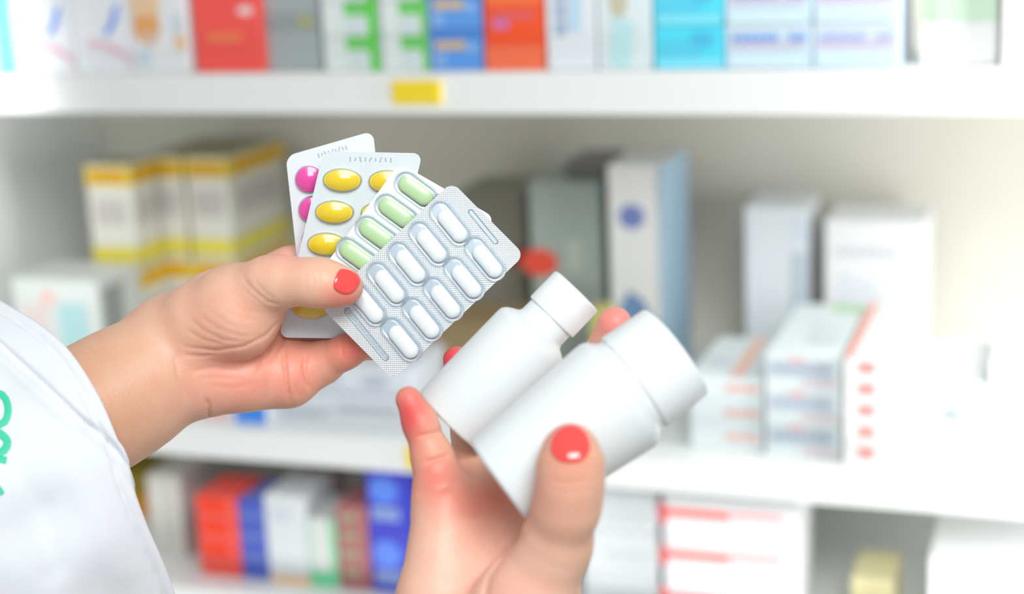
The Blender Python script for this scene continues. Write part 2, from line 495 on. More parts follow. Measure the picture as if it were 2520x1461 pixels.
pc('white box with an orange foot strip beside the blue one', 668, 766, 1455, 1222, Y3, S3, 0.06, (224, 230, 232),
   [('f', 'r', 0.05, 0.0, 1.0, 0.07, (250, 196, 132)), ('f', 'r', 0.15, 0.7, 0.6, 0.85, (212, 220, 232))], group=G3)
pc('white box with green edges beside the orange-footed one', 770, 836, 1460, 1278, Y3, S3, 0.06, (222, 226, 222),
   [('f', 'r', 0.0, 0.0, 1.0, 0.22, (112, 224, 164)), ('f', 'r', 0.78, 0.22, 1.0, 1.0, (130, 214, 160)), ('f', 'r', 0.0, 0.22, 0.16, 1.0, (196, 230, 212))], group=G3)
pc('brown-red box with green dots on the lowest shelf', 842, 916, 1470, 1246, Y3, S3, 0.06, (176, 110, 110),
   [('f', 'd', 0.4, v, 0.26, 0.05, (160, 164, 126)) for v in (0.2, 0.42, 0.64, 0.86)], group=G3)
pc('dim pinkish box with a green dot, behind the green-edged box', 728, 806, 1400, 1196, 0.11, S3, 0.06, (176, 146, 140),
   [('f', 'd', 0.45, 0.74, 0.34, 0.08, (140, 172, 128)), ('f', 'r', 0.1, 0.88, 0.9, 0.97, (196, 96, 96))], group=G3)
zb = S3
for t in range(2):
    o = pc('blue box with pale stripe, %s of two beside the wrist' % ['bottom', 'top'][t], 920, 1016, 1470, 0, Y3, zb, 0.06, (62, 70, 206),
           [('f', 'd', 0.42, 0.62, 0.36, 0.22, (92, 136, 240)), ('f', 'r', 0.1, 0.14, 0.8, 0.36, (134, 158, 214))], h=0.060, group=G3)
    zb = top_of(o)
zb = S3
for t in range(3):
    o = pc('plain white box, %s of the stack left of the red-striped boxes' % ORD3[t], 1440, 1622, 1470, 0, 0.04, zb, 0.06, (220, 226, 228),
           [('f', 'r', 0.3, 0.2, 0.9, 0.5, (210, 216, 218))], h=0.036, group=G3)
    zb = top_of(o)
zb = S3
for t in range(3):
    o = pc('white box with red stripes and red spot, %s of its stack' % ORD3[t], 1636, 1966, 1480, 0, 0.03, zb, 0.07, (232, 234, 236),
           [('f', 'r', 0.03, 0.56, 0.50, 0.74, (250, 112, 98)), ('f', 'r', 0.52, 0.64, 0.88, 0.76, (248, 176, 176)),
            ('f', 'd', -0.0, 0.6, 0.03, 0.3, (222, 80, 84))], h=0.037, group=G3)
    zb = top_of(o)
pc('small yellowish box at the right of the lowest shelf', 2094, 2200, 1480, 1424, 0.06, S3, 0.06, (232, 224, 172), group=G3)
pc('plain white box at the right end of the lowest shelf', 2284, 2600, 1520, 1382, 0.03, S3, 0.10, (246, 246, 247), [('f', 'r', 0.3, 0.6, 0.5, 0.64, (248, 226, 230))], group=G3)


# ------------------------------------------------------------------ blister packs
def clear_mat():
    mm = bpy.data.materials.new('clear_plastic')
    mm.use_nodes = True
    nt = mm.node_tree
    for n in list(nt.nodes):
        nt.nodes.remove(n)
    out = nt.nodes.new('ShaderNodeOutputMaterial')
    tr = nt.nodes.new('ShaderNodeBsdfTransparent')
    tr.inputs[0].default_value = (0.95, 0.975, 0.98, 1)
    gl = nt.nodes.new('ShaderNodeBsdfGlossy')
    gl.inputs['Roughness'].default_value = 0.12
    fr = nt.nodes.new('ShaderNodeLayerWeight')
    fr.inputs['Blend'].default_value = 0.22
    mx = nt.nodes.new('ShaderNodeMixShader')
    pw = nt.nodes.new('ShaderNodeMath')
    pw.operation = 'MULTIPLY_ADD'
    pw.inputs[1].default_value = 0.75
    pw.inputs[2].default_value = 0.04
    nt.links.new(fr.outputs['Facing'], pw.inputs[0])
    nt.links.new(pw.outputs[0], mx.inputs[0])
    nt.links.new(tr.outputs[0], mx.inputs[1])
    nt.links.new(gl.outputs[0], mx.inputs[2])
    nt.links.new(mx.outputs[0], out.inputs[0])
    return mm


CLEAR = clear_mat()


def foil_mat(name, col, rough, metal, knurl, strength):
    mm = bpy.data.materials.new(name)
    mm.use_nodes = True
    nt = mm.node_tree
    b = nt.nodes['Principled BSDF']
    b.inputs['Base Color'].default_value = col
    b.inputs['Metallic'].default_value = metal
    b.inputs['Roughness'].default_value = rough
    if knurl:
        tc = nt.nodes.new('ShaderNodeTexCoord')
        ws = []
        for ang in (45, -45):
            mp = nt.nodes.new('ShaderNodeMapping')
            mp.inputs['Rotation'].default_value = (0, 0, math.radians(ang))
            mp.inputs['Scale'].default_value = (1, 1, 1)
            nt.links.new(tc.outputs['Object'], mp.inputs['Vector'])
            w = nt.nodes.new('ShaderNodeTexWave')
            w.inputs['Scale'].default_value = knurl
            w.inputs['Distortion'].default_value = 0
            nt.links.new(mp.outputs['Vector'], w.inputs['Vector'])
            ws.append(w)
        mul = nt.nodes.new('ShaderNodeMath')
        mul.operation = 'MULTIPLY'
        nt.links.new(ws[0].outputs['Fac'], mul.inputs[0])
        nt.links.new(ws[1].outputs['Fac'], mul.inputs[1])
        bp = nt.nodes.new('ShaderNodeBump')
        bp.inputs['Strength'].default_value = strength
        bp.inputs['Distance'].default_value = 0.0004
        nt.links.new(mul.outputs[0], bp.inputs['Height'])
        nt.links.new(bp.outputs['Normal'], b.inputs['Normal'])
    return mm


KNURL = foil_mat('knurled_foil', rgb(234, 242, 247), 0.30, 0.5, 340, 0.7)
KNURLS = foil_mat('fine_knurled_foil', rgb(226, 236, 243), 0.40, 0.3, 420, 0.14)
SATIN = foil_mat('satin_foil', rgb(236, 242, 246), 0.38, 0.4, 0, 0)
SMOOTHF = foil_mat('smooth_foil', rgb(208, 219, 231), 0.3, 0.55, 0, 0)
SLOTM = foil_mat('stamped_foil', rgb(182, 194, 202), 0.4, 0.6, 0, 0)


def rounded_rect(w, l, r, n=8):
    pts = []
    for cx, cy, a0 in ((w / 2 - r, l / 2 - r, 0), (-w / 2 + r, l / 2 - r, 90), (-w / 2 + r, -l / 2 + r, 180), (w / 2 - r, -l / 2 + r, 270)):
        for k in range(n + 1):
            t = math.radians(a0 + 90 * k / n)
            pts.append((cx + r * math.cos(t), cy + r * math.sin(t)))
    return pts


def stadium(cx, cy, hx, hy, ang, n=40, sq=2.0, scale=1.0, straight=True):
    """outline of a pocket: stadium (straight sides) or ellipse, long half-axis hx"""
    pts = []
    ca, sa = math.cos(ang), math.sin(ang)
    for k in range(n):
        t = 2 * math.pi * (k + 0.5) / n
        if straight:
            x = math.copysign(max(hx - hy, 0), math.cos(t)) + hy * math.cos(t)
            y = hy * math.sin(t)
        else:
            x, y = hx * math.cos(t), hy * math.sin(t)
        x, y = x * 1.0, y * 1.0
        pts.append((cx + x * ca - y * sa, cy + x * sa + y * ca))
    return pts


def shell(bm, cx, cy, hx, hy, ang, profile, straight, mi=0, cap=True):
    """stacked outlines: profile = [(inset, z), ...]"""
    rings = []
    for ins, z in profile:
        hxx, hyy = max(hx - ins, 0.0003), max(hy - ins, 0.0003)
        if not straight:
            hyy = max(hy * (1 - ins / hx), 0.0002)
        rings.append([bm.verts.new((x, y, z)) for x, y in stadium(cx, cy, hxx, hyy, ang, straight=straight)])
    n = len(rings[0])
    for a_, b_ in zip(rings[:-1], rings[1:]):
        for k in range(n):
            f = bm.faces.new((a_[k], a_[(k + 1) % n], b_[(k + 1) % n], b_[k]))
            f.material_index = mi
    if cap:
        r = rings[-1]
        mid = bm.verts.new((sum(v.co.x for v in r) / n, sum(v.co.y for v in r) / n, r[0].co.z))
        for k in range(n):
            f = bm.faces.new((r[k], r[(k + 1) % n], mid))
            f.material_index = mi
    return rings


PACK_SHAPES = []


class Pack:
    def __init__(self, label, TL, TR, BL, foil, rad=0.0045, name='blister_pack'):
        tl, tr, bl = (P(*q) for q in (TL, TR, BL))
        u, v = tr - tl, tl - bl
        W_ = np.linalg.norm(u)
        u = u / W_
        n = np.cross(u, v)
        n /= np.linalg.norm(n)
        v0 = tl - bl
        v = np.cross(n, u)
        self.shear = np.dot(v0, u) / np.dot(v0, v)
        c = tl + (tr - tl) / 2 + (bl - tl) / 2
        L_ = np.dot(v0, v)
        self.W, self.L, self.u, self.v, self.n, self.c = W_, L_, u, v, n, c
        o = bpy.data.objects.new(name, None)
        C.objects.link(o)
        mm_ = Matrix.Identity(4)
        for i in range(3):
            mm_[i][0], mm_[i][1], mm_[i][2], mm_[i][3] = u[i], v[i], n[i], c[i]
        o.matrix_world = mm_
        self.root = tag(o, label, 'blister pack', 'blister packs fanned out in the left hand')
        self.foil, self.rad = foil, rad
        PACK_SHAPES.append((RC @ (c - CAM), RC @ u, RC @ v, RC @ n, W_ / 2, L_ / 2))
        self.floors, self.slots = [], []

    def loc(self, px, py):
        d = ray(px, py)
        t = np.dot(self.c - CAM, self.n) / np.dot(d, self.n)
        q = CAM + d * t - self.c
        return np.dot(q, self.u), np.dot(q, self.v)

    def ang(self, a_, b_):
        p, q = self.loc(*a_), self.loc(*b_)
        return math.atan2(q[1] - p[1], q[0] - p[0])

    def sheet(self):
        bm = bmesh.new()
        T = 0.0005
        out = [(x_ + self.shear * y_, y_) for x_, y_ in rounded_rect(self.W, self.L, self.rad)]
        top = [bm.verts.new((x, y, 0)) for x, y in out]
        mid = [bm.verts.new((x, y, -T)) for x, y in out]
        bm.faces.new(top)
        bm.faces.new(list(reversed(mid)))
        n = len(top)
        for k in range(n):
            f = bm.faces.new((mid[k], mid[(k + 1) % n], top[(k + 1) % n], top[k]))
        for (cx, cy, hx, hy, ang, st) in self.floors:
            shell(bm, cx, cy, hx, hy, ang, [(0, 0.00002), (0.0002, 0.00025), (0.0008, 0.0002), (0.0012, 0.00012)], st, 1)
        for (cx, cy, hx, hy, ang, code) in self.slots:
            ca, sa = math.cos(ang), math.sin(ang)
            if not code or code == 2:
                shell(bm, cx, cy, hx, hy, ang, [(-0.0003, 0.00002), (0.0001, 0.00028), (0.0004, 0.00012)], True, 2)
            if code:
                n_ = 9
                for k in range(n_):      # stamped batch marks, worn past reading
                    q = (k + 0.5) / n_ * 2 - 1
                    hh = hy * (0.9, 0.6, 1.0, 0.75)[k % 4]
                    x_, y_ = cx + q * hx * ca, cy + q * hx * sa
                    shell(bm, x_, y_, hh, 0.00035, ang + math.radians((90, 70, 105, 90, 60)[k % 5]), [(0, 0.0001), (0.00008, 0.00032)], True, 1)
        return bm_obj('foil_sheet', bm, [self.foil, SMOOTHF, SLOTM], self.root)


def smooth_obj(o):
    for p in o.data.polygons:
        p.use_smooth = True
    return o


def pocket_with_pill(pk, cx, cy, hx, hy, ang, h, pill_mat, pill, shift=(0, 0), straight=True):
    """pill = (hx, hy, height, kind)"""
    pk.floors.append((cx, cy, hx, hy, ang, straight))
    bm = bmesh.new()
    if straight:
        prof = [(-0.0006, 0.0001), (0.0, 0.0004), (0.0004, h * 0.55), (0.0007, h * 0.8), (0.0014, h * 0.96), (0.0022, h)]
    else:
        prof = [(hx * (1 - math.cos(t * math.pi / 16)), 0.0002 + h * math.sin(t * math.pi / 16)) for t in (0, 1, 2, 3, 4, 5, 6, 7, 7.6)]
    shell(bm, cx, cy, hx, hy, ang, prof, straight)
    smooth_obj(bm_obj('blister_pocket', bm, [CLEAR], pk.root))
    bm = bmesh.new()
    px_, py_, ph, kind = pill
    n = 10
    zc = 0.0003 + ph / 2
    ca, sa = math.cos(ang), math.sin(ang)
    ox, oy = cx + shift[0] * ca - shift[1] * sa, cy + shift[0] * sa + shift[1] * ca
    prof = []
    for k in range(2 * n + 1):
        t = (-math.pi / 2 + math.pi * k / (2 * n)) * 0.94
        if kind == 'capsule':
            prof.append((py_ * (1 - math.cos(t)), zc + ph / 2 * math.sin(t)))
        else:      # lens-shaped tablet with a short rim
            s = math.sin(t)
            zz = math.copysign(0.36 + 0.64 * (1 - math.cos(t) ** 1.7), s) if abs(s) > 0.03 else 0.0
            prof.append((px_ * (1 - math.cos(t)), zc + ph / 2 * zz))
    shell(bm, ox, oy, px_, py_, ang, prof, kind == 'capsule')
    bmesh.ops.remove_doubles(bm, verts=bm.verts, dist=1e-7)
    bmesh.ops.recalc_face_normals(bm, faces=bm.faces)
    smooth_obj(bm_obj('tablet', bm, [pill_mat], pk.root))


mm_px = 0.757 / F          # metres per pixel at the packs
PILLW = mat('white_tablet', rgb(246, 248, 250), 0.35)
PILLG = mat('green_tablet', rgb(204, 234, 180), 0.35, coat=0.3, noise=(900, 0.93))
PILLY = mat('yellow_tablet', rgb(255, 220, 36), 0.25, coat=0.6)
PILLP = mat('pink_tablet', rgb(252, 78, 176), 0.25, coat=0.6)

# rear pack: pink
pk = Pack('blister pack of round pink tablets, rearmost of the fan', (703, 384, 0.778), (918, 322, 0.779), (738, 700, 0.786), SATIN)
for r in range(4):
    for c_ in range(2):
        x, y = pk.loc(761 + 8 * r + c_ * 98, 440 + 75 * r - c_ * 27)
        pocket_with_pill(pk, x, y, 0.0068, 0.0066, 0, 0.0047, PILLP, (0.0061, 0.0059, 0.0034, 'lens'), straight=False)
x, y = pk.loc(818, 372)
pk.slots.append((x, y, 0.0075, 0.0013, 0, 1))
pk.sheet()
# yellow pack
pk = Pack('blister pack of oval yellow tablets, between the pink and green packs', (796, 372, 0.7670), (1040, 377, 0.7690), (686, 830, 0.7800), KNURLS)
for r in range(5):
    for c_ in range(2):
        x, y = pk.loc(843 - 19.3 * r + c_ * 112, 442 + 78.6 * r + c_ * 4)
        pocket_with_pill(pk, x, y, 0.0092, 0.0056, 0, 0.0052, PILLY, (0.0084, 0.0049, 0.0038, 'lens'), straight=False)
x, y = pk.loc(912, 392)
pk.slots.append((x, y, 0.0105, 0.0013, 0, 1))
pk.sheet()
# green pack
pk = Pack('blister pack of pale green oblong tablets, behind the white-tablet pack', (983, 401, 0.7635), (1219, 536, 0.7635), (786, 672, 0.7645), SATIN)
for r in range(4):
    for c_ in range(2):
        x, y = pk.loc(1024 - 48 * r + c_ * 92, 468 + 54 * r + c_ * 54)
        pocket_with_pill(pk, x, y, 0.0112, 0.0056, pk.ang((985, 440), (1063, 497)), 0.0038, PILLG, (0.0090, 0.0042, 0.0035, 'capsule'))
pk.sheet()
# white pack
pk = Pack('silver blister pack of white capsule-shaped tablets, front of the fan', (1112, 447, 0.757), (1291, 627, 0.757), (789, 755, 0.7585), KNURL)
aw = pk.ang((1070, 505), (1150, 602))
for r in range(5):
    for c_ in range(2):
        x, y = pk.loc(1108 - 51.5 * r + c_ * 86, 549 + 49.5 * r + c_ * 87)
        pocket_with_pill(pk, x, y, 0.0119, 0.0051, aw, 0.0040, PILLW, (0.0086, 0.0036, 0.0036, 'capsule'), shift=(0.0016, 0.0))
x, y = pk.loc(1189, 558)
pk.slots.append((x, y, 0.0098, 0.0011, aw, 0))
x, y = pk.loc(902, 822)
pk.slots.append((x, y, 0.0150, 0.0014, aw, 2))
pk.sheet()


# ------------------------------------------------------------------ bottles
def lathe(bm, prof, mi=0, n=64, close=True):
    rings = []
    for r, z in prof:
        rings.append([bm.verts.new((r * math.cos(2 * math.pi * k / n), r * math.sin(2 * math.pi * k / n), z)) for k in range(n)])
    for a_, b_ in zip(rings[:-1], rings[1:]):
        for k in range(n):
            f = bm.faces.new((a_[k], a_[(k + 1) % n], b_[(k + 1) % n], b_[k]))
            f.material_index = mi
    if close:
        bm.faces.new(list(reversed(rings[0])))
        bm.faces.new(rings[-1])


PLASTIC = mat('white_bottle_plastic', rgb(228, 235, 237), 0.34, sss=0.0)
CAPM = mat('white_cap_plastic', rgb(234, 239, 241), 0.38)


BOTTLE_SHAPES = []


def bottle(label, p0, p1, body, cap):
    """axis from p0 to p1 (pixel, pixel, distance); profiles as (radius px, distance along px)"""
    a_, b_ = P(*p0), P(*p1)
    ax = b_ - a_
    ln = np.linalg.norm(ax)
    ax /= ln
    k = ln / math.hypot(p1[0] - p0[0], p1[1] - p0[1])
    prof = sorted(((r, z) for r, z in body[2:] + cap if r > 50), key=lambda q: q[1])
    BOTTLE_SHAPES.append((cs(*p0), cs(*p1), [(r * k, z * k) for r, z in [(body[2][0], 0)] + [q for q in prof if q[1] > 8]]))
    o = bpy.data.objects.new('pill_bottle', None)
    C.objects.link(o)
    o.location = a_
    o.rotation_mode = 'QUATERNION'
    o.rotation_quaternion = Vector(ax).to_track_quat('Z', 'Y')
    tag(o, label, 'bottle', 'white pill bottles held in the right hand')
    bm = bmesh.new()
    lathe(bm, [(r * k, z * k) for r, z in body])
    smooth_obj(bm_obj('bottle_body', bm, [PLASTIC], o)).data
    bm = bmesh.new()
    lathe(bm, [(r * k, z * k) for r, z in cap])
    # fine grip ribs round the cap
    rr, z0, z1 = cap[3][0] * k, cap[2][1] * k, cap[3][1] * k
    smooth_obj(bm_obj('bottle_cap', bm, [CAPM], o))
    for ch in o.children:
        md = ch.modifiers.new('bevel', 'BEVEL')
        md.width = 0.0006
        md.segments = 2
        md.limit_method = 'ANGLE'
    return o


bottle('smaller white pill bottle, behind the larger one, its narrow cap up', (1105, 1040, 0.722), (1420, 715, 0.722),
       [(60, 8), (88, 4), (96, 0), (103, 3), (106, 10), (106, 284), (104, 294), (96, 304), (82, 313), (71, 319), (66, 326), (65, 362)],
       [(62, 360), (71, 361), (72.5, 364), (72.5, 447), (70, 452), (60, 453.5)])
bottle('larger white pill bottle with a wide cap, in front, under the thumb', (1228, 1190, 0.668), (1667, 862, 0.674),
       [(70, 10), (105, 5), (117, 0), (124, 5), (127, 14), (155, 352), (155, 364), (151, 376), (141, 386), (131, 396), (127, 420)],
       [(125, 410), (133, 411), (136, 416), (131, 538), (126, 546), (110, 549)])


# ------------------------------------------------------------------ person: arms and hands grown from one distance field
def cone_d(p, a_, b_, ra, rb):
    ab = b_ - a_
    t = np.clip(((p - a_) @ ab) / (ab @ ab), 0, 1)
    q = p - (a_ + t[..., None] * ab)
    return np.sqrt((q * q).sum(-1)) - (ra + (rb - ra) * t)


def smin(a_, b_, k):
    if k <= 0:
        return np.minimum(a_, b_)
    h = np.clip(0.5 + 0.5 * (b_ - a_) / k, 0, 1)
    return b_ + (a_ - b_) * h - k * h * (1 - h)


def chain(p, pts, k):
    """pts = (px, py, d, radius in px)"""
    r = None
    for q0, q1 in zip(pts[:-1], pts[1:]):
        c_ = cone_d(p, cs(*q0[:3]), cs(*q1[:3]), q0[3] * q0[2] / F, q1[3] * q1[2] / F)
        r = c_ if r is None else smin(r, c_, k)
    return r


def seg2d(x, y, pts, arc=False):
    best = None
    ls = [math.hypot(b_[0] - a_[0], b_[1] - a_[1]) for a_, b_ in zip(pts[:-1], pts[1:])]
    tot, run = sum(ls), 0.0
    for ((x0, y0), (x1, y1)), l_ in zip(zip(pts[:-1], pts[1:]), ls):
        dx, dy = x1 - x0, y1 - y0
        t = np.clip(((x - x0) * dx + (y - y0) * dy) / (dx * dx + dy * dy), 0, 1)
        d = np.hypot(x - x0 - t * dx, y - y0 - t * dy)
        s_ = (run + t * l_) / tot
        run += l_
        if best is None:
            best, at_s = d, s_
        else:
            at_s = np.where(d < best, s_, at_s)
            best = np.minimum(best, d)
    return (best, at_s) if arc else best


def surface_nets(val, org, h):
    s = val < 0
    nx, ny, nz = val.shape
    cnt = np.zeros((nx - 1, ny - 1, nz - 1))
    acc = np.zeros((nx - 1, ny - 1, nz - 1, 3))
    corners = [(i, j, k) for i in (0, 1) for j in (0, 1) for k in (0, 1)]

    def sub(a_, c_):
        return a_[c_[0]:nx - 1 + c_[0], c_[1]:ny - 1 + c_[1], c_[2]:nz - 1 + c_[2]]
    for a_ in corners:
        for ax in range(3):
            if a_[ax] == 0:
                b_ = list(a_)
                b_[ax] = 1
                va, vb = sub(val, a_), sub(val, b_)
                cr = (va < 0) != (vb < 0)
                t = np.where(cr, va / np.where(cr, va - vb, 1), 0)
                for q in range(3):
                    acc[..., q] += np.where(cr, a_[q] + (t if q == ax else 0), 0)
                cnt += cr
    act = cnt > 0
    ids = np.full(act.shape, -1)
    ids[act] = np.arange(act.sum())
    loc = np.argwhere(act)
    verts = org + h * (loc + acc[act] / cnt[act][:, None])
    quads = []
    for ax in range(3):
        u, v = (ax + 1) % 3, (ax + 2) % 3
        sl0 = [slice(1, -1)] * 3
        sl1 = [slice(1, -1)] * 3
        sl0[ax] = slice(0, -1)
        sl1[ax] = slice(1, None)
        s0, s1 = s[tuple(sl0)], s[tuple(sl1)]
        e = np.argwhere(s0 != s1)
        flip = s1[s0 != s1]
        off = np.array([1, 1, 1])
        off[ax] = 0
        base = e + off
        du = np.zeros(3, int)
        dv = np.zeros(3, int)
        du[u] = 1
        dv[v] = 1
        q = [ids[tuple((base - x).T)] for x in (du + dv, dv, du * 0, du)]
        q = np.stack(q, 1)
        q[flip] = q[flip][:, ::-1]
        quads.append(q)
    return verts, np.concatenate(quads)


def grow(field, lo, hi, h):
    lo, hi = np.array(lo), np.array(hi)
    K = 4
    nb = np.ceil((hi - lo) / (h * K)).astype(int)
    n = nb * K + 1
    cg = [lo[i] + h * K * (np.arange(nb[i]) + 0.5) for i in range(3)]
    cd = field(np.stack(np.meshgrid(*cg, indexing='ij'), -1))
    val = np.repeat(np.repeat(np.repeat(cd, K, 0), K, 1), K, 2)
    val = np.pad(val, ((0, 1), (0, 1), (0, 1)), mode='edge')
    near = np.abs(val) < h * K * 1.5 + 0.004
    idx = np.argwhere(near)
    val[near] = field(lo + h * idx)
    return surface_nets(val, lo, h)


def grooves(p, base, lst):
    d = p[..., 2]
    x = p[..., 0] / d * F + CX
    y = p[..., 1] / d * F + CY
    near = np.abs(base) < 0.006
    xs, ys = x[near], y[near]
    add = np.zeros_like(xs)
    for pts, w, dep in lst:
        q, s_ = seg2d(xs, ys, pts, True)
        add += dep * np.exp(-(q / w) ** 2) * np.clip(np.minimum(s_, 1 - s_) * 4.5, 0, 1)
    r = base.copy()
    r[near] += add
    return r


# left hand: palm towards us, thumb over the packs, fingers behind them
L_FORE = [(-330, 1380, 0.724, 168), (-60, 1195, 0.744, 162), (240, 1003, 0.768, 153), (330, 950, 0.776, 144), (440, 880, 0.784, 134)]
L_PALM = [
    [(440, 870, 0.785, 120), (520, 930, 0.781, 84), (600, 926, 0.783, 80), (690, 922, 0.789, 75)],
    [(440, 870, 0.787, 120), (520, 860, 0.792, 95), (705, 840, 0.802, 70)],
    [(440, 860, 0.788, 110), (540, 790, 0.802, 85), (700, 755, 0.808, 66)],
    [(430, 850, 0.787, 105), (540, 750, 0.802, 80), (700, 680, 0.806, 60)],
]
L_THUMB = [(430, 840, 0.783, 100), (505, 800, 0.776, 102), (580, 745, 0.765, 90), (660, 697, 0.753, 60), (700, 692, 0.749, 55), (765, 694, 0.744, 51),
           (800, 697, 0.743, 50), (846, 705, 0.7445, 46)]
L_THEN = [(500, 800, 0.772, 92), (590, 785, 0.764, 84), (640, 740, 0.764, 62)]
L_WEB = [(600, 760, 0.780, 70), (690, 740, 0.792, 55), (700, 690, 0.798, 50)]
L_FING = [
    [(700, 685, 0.804, 60), (722, 664, 0.800, 53), (860, 640, 0.797, 47), (980, 650, 0.793, 40)],
    [(700, 757, 0.806, 62), (860, 770, 0.808, 48), (985, 760, 0.797, 40)],
    [(690, 842, 0.804, 66), (728, 850, 0.806, 58), (850, 852, 0.806, 46), (925, 842, 0.797, 38), (985, 800, 0.790, 33)],
    [(670, 922, 0.789, 75), (715, 922, 0.788, 73), (790, 893, 0.788, 52), (850, 866, 0.780, 40), (905, 850, 0.772, 31)],
]
L_GRV = [
    ([(700, 768), (686, 790), (655, 824), (600, 852), (530, 862), (470, 855), (436, 845)], 4, 0.0008),
    ([(700, 752), (660, 742), (622, 712), (602, 690), (592, 670)], 4.5, 0.0006),
    ([(676, 738), (648, 715), (626, 690)], 4, 0.0004),
    ([(640, 745), (612, 722), (596, 700)], 4, 0.0003),
    ([(462, 780), (500, 812), (548, 836), (610, 842)], 4, 0.00045), ([(448, 806), (500, 836), (560, 850)], 4, 0.0004),
    ([(480, 768), (530, 806), (590, 826), (640, 826)], 4.5, 0.00032), ([(500, 752), (560, 796), (620, 812)], 4.5, 0.00022),
    ([(520, 742), (580, 780), (650, 790)], 5, 0.00015), ([(560, 745), (610, 768), (660, 772)], 5, 0.0001),
    ([(440, 872), (490, 876), (540, 872)], 4, 0.0005),
    ([(436, 850), (432, 890), (438, 930), (452, 960), (468, 988)], 4.5, 0.0007),
    ([(506, 975), (514, 1000), (513, 1030)], 4, 0.0012),
    ([(702, 838), (700, 890), (706, 940), (714, 1002)], 4.5, 0.0013),
    ([(752, 868), (748, 905), (755, 940), (766, 966)], 4.5, 0.0012),
    ([(712, 800), (690, 850), (665, 885), (632, 912)], 4.5, 0.0009),
    ([(672, 835), (650, 880), (630, 925)], 4.5, 0.0006),
    ([(655, 930), (660, 960), (655, 990)], 5, 0.0004),
    ([(450, 918), (520, 905), (580, 912), (620, 906)], 7, 0.0004), ([(500, 945), (570, 955), (640, 940)], 7, 0.0003),
    ([(480, 930), (540, 930), (600, 932)], 6, 0.0003),
    ([(728, 940), (732, 962), (738, 980)], 4, 0.0005),
    ([(762, 650), (772, 690), (766, 728)], 4, 0.0003), ([(778, 652), (787, 690), (782, 725)], 4, 0.0003), ([(746, 652), (754, 685), (748, 715)], 4, 0.0002),
    ([(840, 850), (844, 880)], 4, 0.0005),
]


def left_field(p):
    r = chain(p, L_FORE, 0.010)
    for c_ in L_PALM:
        r = smin(r, chain(p, c_, 0.006), 0.010)
    th = smin(chain(p, L_THUMB, 0.006), chain(p, L_THEN, 0.01), 0.008)
    r = smin(r, chain(p, L_WEB, 0.008), 0.010)
    r = smin(r, th, 0.0045)
    base = r
    for c_ in L_FING:
        r = smin(r, smin(base, chain(p, c_, 0.004), 0.006), 0.0006)
    r = grooves(p, r, L_GRV)
    for c_, u_, v_, n_, hw, hl in PACK_SHAPES:     # the fingers stop at the sheets
        q = p - c_
        d_ = np.maximum(np.abs(q @ n_ + 0.0002) - 0.0005, np.maximum(np.abs(q @ u_) - hw, np.abs(q @ v_) - hl))
        r = np.maximum(r, 0.0008 - d_)
    return r


# right hand: palm up behind the bottles, thumb closed over the front one
R_PALM = [
    [(1165, 2150, 0.655, 190), (1170, 1800, 0.668, 185), (1180, 1660, 0.678, 180)],
    [(1150, 1640, 0.682, 150), (1085, 1480, 0.690, 104), (1095, 1250, 0.698, 76)],
    [(1170, 1640, 0.686, 140), (1160, 1480, 0.698, 105), (1170, 1235, 0.712, 76)],
    [(1190, 1640, 0.688, 140), (1240, 1480, 0.702, 105), (1250, 1235, 0.722, 76)],
    [(1220, 1640, 0.688, 140), (1310, 1480, 0.700, 100), (1335, 1235, 0.722, 74)],
]
R_THUMB = [(1220, 1620, 0.672, 150), (1298, 1480, 0.668, 120), (1368, 1340, 0.656, 82), (1396, 1240, 0.643, 76), (1403, 1180, 0.638, 74), (1405, 1130, 0.636, 70),
           (1404, 1100, 0.637, 54)]
R_FING = [
    [(1092, 1250, 0.700, 76), (1085, 1205, 0.702, 66), (1066, 1130, 0.703, 50), (1034, 1040, 0.704, 41), (1006, 983, 0.705, 33)],
    [(1170, 1235, 0.714, 74), (1165, 1060, 0.752, 52), (1140, 950, 0.764, 44), (1124, 885, 0.764, 34)],
    [(1250, 1235, 0.724, 74), (1270, 1050, 0.762, 52), (1262, 930, 0.772, 44), (1255, 880, 0.768, 36)],
    [(1335, 1235, 0.724, 72), (1420, 1040, 0.738, 54), (1485, 880, 0.718, 50), (1513, 796, 0.705, 42)],
]
R_GRV = [
    ([(1330, 1275), (1290, 1310), (1240, 1370), (1205, 1420), (1190, 1480), (1195, 1560)], 9, 0.0013),
    ([(1300, 1270), (1230, 1275), (1160, 1272), (1100, 1262)], 9, 0.0006),
    ([(1022, 1075), (1060, 1068), (1092, 1060)], 6, 0.0010), ([(1040, 1140), (1075, 1130), (1112, 1118)], 6, 0.0010),
    ([(1022, 1215), (1080, 1205), (1130, 1190)], 7, 0.0008),
    ([(1340, 1180), (1400, 1190), (1465, 1180)], 7, 0.0004), ([(1340, 1200), (1400, 1212), (1465, 1202)], 7, 0.0003),
]


def bottle_d(p, a_, b_, prof):
    ab = b_ - a_
    ln = np.linalg.norm(ab)
    ax = ab / ln
    q = p - a_
    t = q @ ax
    r = np.sqrt(np.maximum((q * q).sum(-1) - t * t, 0))
    zs = np.array([z for _, z in prof])
    rs = np.array([x for x, _ in prof])
    return np.maximum(r - np.interp(t, zs, rs), np.maximum(zs[0] - t, t - zs[-1]))


